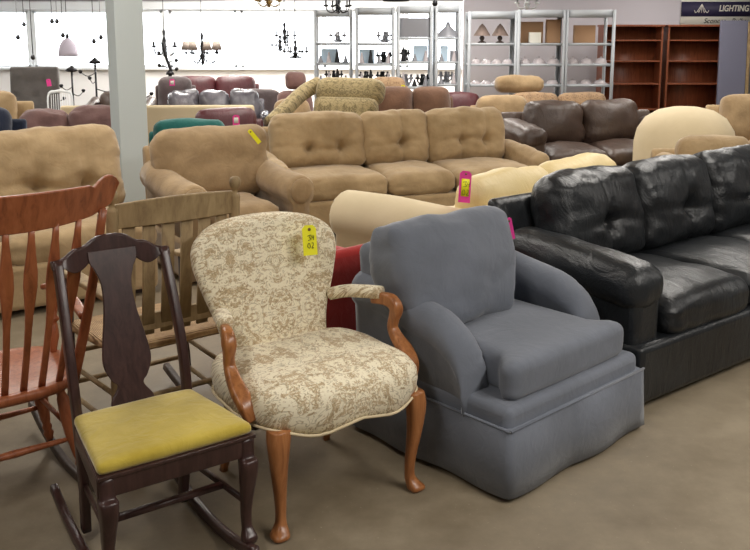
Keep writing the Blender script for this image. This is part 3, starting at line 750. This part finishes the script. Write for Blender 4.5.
# ------------------------------------------------------------------ metal shelving with lamp parts
def shelf_unit(label, x, y, W, H, rz=0, D=.45, levels=(.25, .62, .95, 1.25, 1.56)):
    t = thing('metal_shelving', label, 'shelving', (x, y, 0), rz, 'white metal shelving units'); m = M['shelfgrey']
    for sx in (-1, 1):
        for sy in (-1, 1): boxo('post', m, (sx*W/2-.02, sx*W/2+.02, sy*D/2-.02, sy*D/2+.02, 0, H), t, bevel=0)
    for z in levels: boxo('shelf', m, (-W/2, W/2, -D/2, D/2, z-.035, z), t, bevel=0)
    boxo('top_panel', m, (-W/2, W/2, -D/2, D/2, H-.10, H), t, bevel=0)
    return t
LV = (.30, .62, .92, 1.21, 1.50)
UNITS = [(-.62, 13.3, .52, 1.98, LV, 'metal shelving unit furthest left, in front of the window'),
         (.0, 12.95, .53, 2.0, LV, 'metal shelving unit second from the left'),
         (.57, 12.95, .47, 2.02, (.30, .60, .88, 1.24, 1.58), 'metal shelving unit with a wide grey shade on its upper shelf'),
         (1.04, 12.9, .33, 2.03, (.30, .60, .92, 1.24, 1.58), 'narrow metal shelving unit with a pointed grey shade'),
         (1.66, 12.8, .66, 1.94, LV, 'metal shelving unit with paired pointed lamps and dome shades'),
         (2.34, 12.75, .64, 1.96, LV, 'metal shelving unit with cardboard boxes and dome shades'),
         (3.02, 12.75, .66, 1.96, LV, 'metal shelving unit next to the brown bookcase')]
for x, y, W, H, lv, l in UNITS: shelf_unit('white '+l, x, y, W, H, levels=lv)
def dome(x, y, z, r, label, mat='glassy', flat=1.0, group='dome shades on the metal shelves'):
    bm = bmesh.new(); h = r*flat
    prof = [(r*math.cos(a), h*math.sin(a)) for a in [R(90*k/8) for k in range(8)]] + [(r*.12, h), (r*.12, h*1.10), (r*.2, h*1.12), (.004, h*1.22)]
    bm2 = [(r*1.03, -.0)]+prof
    lathe(bm, bm2, (0, 0, 0), None, 18); o = link('dome_shade', bm, M[mat]); o.location = (x, y, z+.001)
    return tag(o, label, 'lamp shade', group)
def row(xs, z, r, flat, label, mat='glassy'):
    for i, x in enumerate(xs): dome(x, 12.66, z, r, label, mat, flat, label.replace('white glass dome shade', 'dome shades'))
for z, wh, fl, mt in ((1.21, 'upper', .95, 'glassy'), (.92, 'middle', .72, 'glassy'), (.62, 'lowest', .7, 'shadegrey')):
    row([1.44, 1.59, 1.74, 1.89], z, .07+.0, fl, 'white glass dome shade in the %s row under the paired lamps' % wh, mt)
    row([2.13, 2.34, 2.54], z, .088, fl, 'white glass dome shade in the %s row under the cardboard boxes' % wh, mt if z > .7 else 'shade')
    row([2.82, 3.02, 3.22], z, .088, fl, 'white glass dome shade in the %s row next to the bookcase' % wh, mt)
def table_lamp(x, y, z, label, sh='tin', r=.17, h=.17, cone=.28):
    t = thing('table_lamp', label, 'lamp', (x, y, z+.001), 0)
    bm = bmesh.new(); lathe(bm, [(.06, 0), (.06, .012), (.02, .03), (.04, .07), (.02, .10), (.012, .13)]); link('lamp_base', bm, M['weatherdark'], t)
    bm = bmesh.new(); lathe(bm, [(r, .10), (r*.98, .105), (r*cone, .10+h*.85), (r*.2, .10+h*.87), (.008, .10+h)], n=20); link('lamp_shade', bm, M[sh], t)
table_lamp(1.53, 12.75, 1.50, 'dark table lamp with a pointed taupe shade, left of a pair on the top shelf', 'taupe', .125)
table_lamp(1.79, 12.78, 1.50, 'dark table lamp with a pointed taupe shade, right of a pair on the top shelf', 'taupe', .125)
for n_, (x, y, z, w, h, mt, l) in enumerate([(2.24, 12.8, 1.50, .34, .30, 'carton', 'cardboard box on the top shelf beside the paired lamps'), (2.27, 12.62, 1.50, .16, .15, 'paper', 'small white carton in front of the cardboard box'), (2.55, 12.75, 1.50, .20, .33, 'carton', 'tall cardboard box at the right end of the top shelf'),
        (3.0, 12.75, 1.50, .3, .25, 'carton', 'cardboard box on the top shelf next to the bookcase'),
        (1.10, 12.78, .60, .19, .17, 'paper', 'cream card sign standing on the lower shelf of the narrow unit'), (.66, 12.85, 1.24, .20, .22, 'bluebox', 'pale blue box on the shelf under the wide grey shade'), (1.0, 12.78, 1.24, .1, .22, 'bluebox', 'slim pale blue box on the narrow shelving unit'),
        (-.12, 12.85, 1.21, .22, .2, 'bluebox', 'pale lilac box on the second shelving unit from the left'), (-.68, 13.2, 1.21, .24, .2, 'bluebox', 'pale lilac box on the shelving unit furthest left'), (1.14, 12.78, 1.24, .12, .15, 'tin', 'grey tin box on the narrow shelving unit')]):
    b = boxo('carton', M[mt], (-w/2, w/2, -.05, .05, .001, h)); b.location = (x, y+.04, z); tag(b, l, 'box')
bm = bmesh.new(); secs = []
for z, w in ((0, .25), (.27, .235)): secs.append([Vector((x*w*2, y*.22, z)) for x, y in sect(1, 1, .2, 3)])
loft(bm, secs); o = link('drum_shade', bm, M['tin'], bevel=.004); o.location = (.58, 12.85, 1.582); tag(o, 'wide rectangular grey lamp shade on the upper shelf', 'lamp shade')
bm = bmesh.new(); lathe(bm, [(.19, 0), (.185, .01), (.11, .09), (.035, .16), (.025, .21), (.004, .22)], n=20); o = link('dome_shade', bm, M['tin']); o.location = (1.05, 12.85, 1.582); tag(o, 'grey enamel pendant shade with a pointed top on the narrow shelving unit', 'lamp shade')
for x, w, z in ((-.62, .2, .30), (0., .25, .30)): pass
def fixture(x, y, z, label, r=.16, mat='iron', n=5, h=.16, thick=.02):
    t = thing('light_fixture', label, 'light fixture', (x, y, z+.006), random.uniform(0, 60))
    bm = bmesh.new(); lathe(bm, [(.06, 0), (.055, .02), (.02, .035), (.035, h*.5), (.018, h*.8), (.026, h), (.004, h*1.1)], n=10); link('stem', bm, M[mat], t)
    for k in range(n):
        a = 2*math.pi*k/n; c, s = math.cos(a), math.sin(a)
        bm = bmesh.new(); tube(bm, bez([(0, 0, h*.5), (c*r*.5, s*r*.5, h*.2), (c*r*.9, s*r*.9, h*.3), (c*r, s*r, h*.55)], 4), thick, n=1)
        lathe(bm, [(.012, 0), (.036, .01), (.03, .03), (.014, .034), (.012, .075)], (c*r, s*r, h*.55), n=8)
        link('arm', bm, M[mat], t)
FX = [(-.62, 13.33, .92, .12, 'black'), (-.62, 13.33, .62, .12, 'grey'), (-.55, 13.33, 1.5, .11, 'grey'),
      (-.14, 13.0, .92, .085, 'black'), (.12, 13.0, .92, .08, 'black'), (.0, 13.0, .62, .12, 'grey'), (.14, 12.95, 1.5, .11, 'grey'), (.14, 13.0, 1.21, .10, 'black'),
      (.44, 13.0, 1.24, .05, 'black'), (.46, 13.0, .88, .085, 'grey'), (.69, 13.0, .88, .08, 'black'),
      (1.04, 13.0, .92, .09, 'grey'), (.96, 12.99, .6, .03, 'black')]
ROW = {1.5: 'top', 1.58: 'top', 1.21: 'upper', 1.24: 'upper', .92: 'middle', .88: 'middle', .62: 'lower', .60: 'lower', .6: 'lower'}
def unit(x): return 'leftmost' if x < -.4 else 'second' if x < .3 else 'third' if x < .8 else 'narrow'
seen = {}
for x, y, z, r, cl in FX:
    k = (unit(x), ROW[z]); seen[k] = seen.get(k, 0)+1
    fixture(x, y, z, '%s iron light fixture on the %s shelf of the %s unit%s' % (cl, k[1], k[0], '' if seen[k] == 1 else ', right of its neighbour'), r, 'iron' if cl == 'black' else 'tin', h=.15)
for ui, (ux, uy, uw, nmu) in enumerate([(-.62, 13.3, .52, 'leftmost'), (.0, 12.95, .53, 'second'), (.57, 12.95, .47, 'third'), (1.04, 12.9, .33, 'narrow')]):
    for z in ((1.21, .92, .62) if ui < 2 else (1.24, .88 if ui == 2 else .92, .60)):
        n = int(uw/.13)
        for k in range(n):
            xx = ux-uw/2+.075+(uw-.15)*k/max(1, n-1); rr = .040
            if ui == 3 and z == .60 and k: continue
            bm = bmesh.new(); hh = .10+.05*((k+ui) % 3)
            lathe(bm, [(rr, 0), (rr*.95, .01), (rr*.55, hh*.6), (rr*.3, hh*.9), (rr*.35, hh)], n=12)
            o = link('bell_shade', bm, M[['tin', 'glassy', 'iron'][(k+ui+int(z*10)) % 3]]); o.location = (xx, uy-.18, z+.001)
            cn = ['grey enamel', 'frosted', 'black'][(k+ui+int(z*10)) % 3]; pn = ['first', 'second', 'third', 'fourth'][k]
            tag(o, '%s bell shade, %s from the left on the %s shelf of the %s unit' % (cn, pn, ROW[z], nmu), 'lamp shade', 'bell shades on the metal shelves')
t = thing('light_fixture', 'large dark metal lamp lying slanted on the lower shelf under the wide grey shade', 'light fixture', (.56, 12.95, .604), 0)
bm = bmesh.new(); tube(bm, bez([(-.13, 0, .22), (-.05, .01, .18), (.05, 0, .09), (.12, 0, .06)], 5), [(.07, .07)]*16, .5); link('stem', bm, M['iron'], t)
bm = bmesh.new(); lathe(bm, [(.08, 0), (.075, .2), (.04, .8), (.02, 1)], (.09, 0, .10), (.02, 0, .24), 14); link('lamp_shade', bm, M['iron'], t)

# ------------------------------------------------------------------ hanging lights and floor lamps by the window
M['tan_shade'] = plain('cream_cloth_shade', '#8d8178', .8)
def chandelier(x, y, z, label, n=6, r=.3, mat='iron', shades=True, h=.45, shm='shade', top=ZC, candle=False):
    t = thing('chandelier', label, 'chandelier', (x, y, z), random.uniform(0, 50))
    bm = bmesh.new(); lathe(bm, [(.004, -h*.35), (.03, -h*.28), (.012, -h*.2), (.05, -h*.08), (.02, 0), (.035, h*.2), (.014, h*.35), (.028, h*.5), (.006, h*.6)], n=12); link('body', bm, M[mat], t)
    bm = bmesh.new(); tube(bm, [(0, 0, h*.6), (0, 0, top-z)], .012, n=1); lathe(bm, [(.06, top-z-.03), (.06, top-z-.001)], n=12); link('chain', bm, M[mat], t)
    for k in range(n):
        a = 2*math.pi*k/n; c, s = math.cos(a), math.sin(a)
        bm = bmesh.new(); tube(bm, bez([(0, 0, -h*.05), (c*r*.4, s*r*.4, -h*.28), (c*r*.85, s*r*.85, -h*.22), (c*r, s*r, 0)], 5), .016, n=1)
        lathe(bm, [(.012, -.01), (.038, 0), (.03, .015), (.012, .02), (.012, .085)], (c*r, s*r, 0), n=8); ar = link('arm', bm, M[mat], t)
        if shades:
            bm = bmesh.new(); lathe(bm, [(.075, .05), (.045, .19), (.04, .188), (.07, .05)], (c*r, s*r, 0), n=14); sh = link('lamp_shade', bm, M[shm], ar)
    return t
chandelier(-2.72, 14.0, 1.33, 'black iron chandelier with cream cloth shades in front of the window', n=7, r=.25, h=.55, shm='tan_shade')
chandelier(-1.42, 14.0, 1.60, 'black and crystal chandelier hanging high left of the shelves', n=5, r=.16, shades=False, h=.35)
chandelier(-1.20, 13.4, 1.36, 'black scroll chandelier hanging low left of the shelves', n=6, r=.17, shades=False, h=.3)
chandelier(-1.62, 15.2, 1.44, 'small black chandelier hanging behind the low scroll one', n=5, r=.14, shades=False, h=.3)
chandelier(-.50, 12.2, 2.0, 'black five-arm chandelier at the top of the picture above the shelves', n=5, r=.17, shades=False, h=.3)
chandelier(-1.42, 12.0, 2.06, 'brass chandelier at the top edge left of the black five-arm one', n=6, r=.16, mat='brass', shades=False, h=.25)
chandelier(2.0, 11.8, 2.02, 'white chandelier with small frosted shades above the dome shelves', n=6, r=.15, mat='white', shm='glassy', h=.22)
chandelier(-3.55, 15.0, 1.42, 'white and black candelabra chandelier left of the window mullion', n=6, r=.2, shades=False, h=.5)
t = thing('ring_chandelier', 'dark ring chandelier cut by the top of the picture', 'chandelier', (.28, 12.0, 2.07))
bm = bmesh.new(); P = [(.17*math.cos(2*math.pi*k/28), .17*math.sin(2*math.pi*k/28), 0) for k in range(29)]; tube(bm, P, (.02, .03), .3, n=1); link('ring', bm, M['iron'], t)
for k in range(4):
    a = math.pi/2*k; bm = bmesh.new(); tube(bm, [(.17*math.cos(a), .17*math.sin(a), 0), (0, 0, .4)], .008, n=1); link('hanger', bm, M['iron'], t)
bm = bmesh.new(); tube(bm, [(0, 0, .4), (0, 0, ZC-2.07)], .01, n=1); link('chain', bm, M['iron'], t)
# big lilac-grey pendant
t = thing('pendant_lamp', 'large lilac-grey dome pendant lamp in front of the left window', 'pendant lamp', (-4.28, 12.4, 1.32))
bm = bmesh.new(); lathe(bm, [(.135, 0), (.13, .05), (.115, .14), (.07, .22), (.03, .245), (.02, .25)], n=24); link('lamp_shade', bm, M['shadegrey'], t)
bm = bmesh.new(); lathe(bm, [(.022, .25), (.026, .28), (.012, .31)], n=10); tube(bm, [(0, 0, .3), (0, 0, ZC-1.32)], .010, n=1); link('stem', bm, M['iron'], t)
# thin hanging pendants
for i, (px, py, d, l) in enumerate([(18, 38, 15, 'thin black rod pendant at the far left of the window'), (24, 25, 16, 'thin grey cord pendant at the far left of the window'), (52, 22, 15, 'short thin black rod pendant left of the lilac-grey dome'), (57, 22, 15.5, 'thin dark rod pendant left of the lilac-grey dome, middle one'), (63, 36, 15, 'long thin black rod pendant just left of the lilac-grey dome'), (94, 42, 15, 'long thin rod pendant right of the lilac-grey dome'), (101, 38, 15.4, 'thin rod pendant closest to the pillar'), (435, 4, 12, 'short dark pendant above the narrow shelving unit'), (33, 58, 15, 'white rod pendant with a black hook, far left')]):
    x, y, z = at(px, py, d); t = thing('rod_pendant', l, 'pendant lamp', (x, y, z), 0)
    bm = bmesh.new(); tube(bm, [(0, 0, .05), (0, 0, ZC-z)], .012, n=1); link('rod', bm, M['iron' if i % 3 else 'tin'], t)
    bm = bmesh.new(); lathe(bm, [(.02, -.03), (.04, 0), (.03, .04), (.008, .06)], n=10); link('socket', bm, M['iron'], t)
# floor lamps
def floor_lamp(x, y, h, label, arms=0, shade=True, mat='iron'):
    t = thing('floor_lamp', label, 'floor lamp', (x, y, 0), random.uniform(0, 90))
    bm = bmesh.new(); lathe(bm, [(.14, 0), (.14, .02), (.03, .04), (.012, .06)], n=16); link('base', bm, M[mat], t)
    bm = bmesh.new(); lathe(bm, [(.014, .05), (.014, h)], n=8); link('pole', bm, M[mat], t)
    for k in range(arms):
        a = 2*math.pi*k/arms; bm = bmesh.new(); c, s = math.cos(a), math.sin(a); z = h*(.72+.09*k)
        tube(bm, bez([(0, 0, z), (c*.15, s*.15, z-.04), (c*.28, s*.28, z+.02)], 4), .014, n=1); lathe(bm, [(.012, 0), (.03, .03), (.02, .05)], (c*.28, s*.28, z), n=8); link('arm', bm, M[mat], t)
    if shade:
        bm = bmesh.new(); lathe(bm, [(.05, h), (.09, h+.02), (.03, h+.07), (.004, h+.09)], n=14); link('lamp_shade', bm, M[mat], t)
floor_lamp(-3.85, 12.2, 1.22, 'thin black floor lamp behind the dark brown sofa with branching arms', 3)
floor_lamp(-4.28, 12.5, 1.10, 'black two-headed floor lamp right of the grey tufted chair', 2)
floor_lamp(-3.45, 12.5, 1.05, 'black three-arm floor lamp next to the pillar', 3)
floor_lamp(-1.30, 14.2, .95, 'slender white floor lamp in front of the pale door', 0, True, 'white')
floor_lamp(-4.95, 13.2, .9, 'short black lamp peeking over the grey tufted chair', 1)
# dark figurine lamp
t = thing('sculptural_lamp', 'dark branch-shaped lamp in front of the window right of the white mullion', 'lamp', (-3.32, 14.35, 0), 0)
bm = bmesh.new(); lathe(bm, [(.16, 0), (.15, .03), (.05, .06), (.03, .1), (.03, .98)], n=14); link('base', bm, M['iron'], t)
bm = bmesh.new(); tube(bm, bez([(.04, 0, .98), (.0, 0, 1.1), (-.05, 0, 1.25), (-.09, 0, 1.42), (-.11, 0, 1.5)], 5), [(.05, .05)]*21, .5); lathe(bm, [(.07, .98), (.06, 1.02), (.02, 1.05)], n=12); link('trunk', bm, M['iron'], t)
for s, z in ((-1, 1.12), (1, 1.2), (-1, 1.32), (1, 1.06)):
    bm = bmesh.new(); tube(bm, bez([(-.03, 0, z-.03), (s*.08-.03, 0, z), (s*.14-.03, 0, z-.02)], 4), .014, n=1); lathe(bm, [(.012, 0), (.035, .03), (.02, .06)], (s*.14-.03, 0, z-.02), n=8); link('branch', bm, M['iron'], t)

# ------------------------------------------------------------------ light
def area(name, loc, size, power, col=(1, .955, .89), rot=(0, 0, 0)):
    l = bpy.data.lights.new(name, 'AREA'); l.shape = 'RECTANGLE'; l.size, l.size_y = size; l.energy = power; l.color = col
    o = bpy.data.objects.new(name, l); COL.objects.link(o); o.location = loc; o.rotation_euler = tuple(R(a) for a in rot); return o
for i, (x, y, p) in enumerate([(-5, 2, 35), (-1.2, .8, 40), (2.4, 1.0, 110), (-5, 6, 55), (-1.6, 5.0, 55), (2.2, 5.4, 55), (5.5, 4, 60), (-5, 9.5, 85), (-1, 9, 65), (3.5, 9, 60), (-6.5, 14.5, 220), (-2.5, 13.6, 140), (1.2, 11.0, 90), (4.5, 12.2, 60), (-2.5, 17.5, 420), (1.0, 17.0, 420), (5.5, 17, 200)]):
    area('fluorescent_light', (x, y, ZC-.06), (.35, 2.4), p)
W = bpy.data.worlds.new('sky'); S.world = W; W.use_nodes = True; bg = W.node_tree.nodes['Background']
bg.inputs[0].default_value = (.90, .95, 1, 1); bg.inputs[1].default_value = 6.0
# ------------------------------------------------------------------ camera
cam = bpy.data.cameras.new('camera'); co = bpy.data.objects.new('camera', cam); COL.objects.link(co)
co.location = (0, 0, 1.6); co.rotation_euler = (R(90-9.3), 0, 0); cam.sensor_width = 36; cam.lens = 880/750*36; cam.shift_y = (180-275)/750; cam.clip_end = 200
S.camera = co
S.view_settings.view_transform = 'Standard'; S.view_settings.look = 'None'; S.view_settings.exposure = 0; S.view_settings.gamma = 1; S.view_settings.use_curve_mapping = False
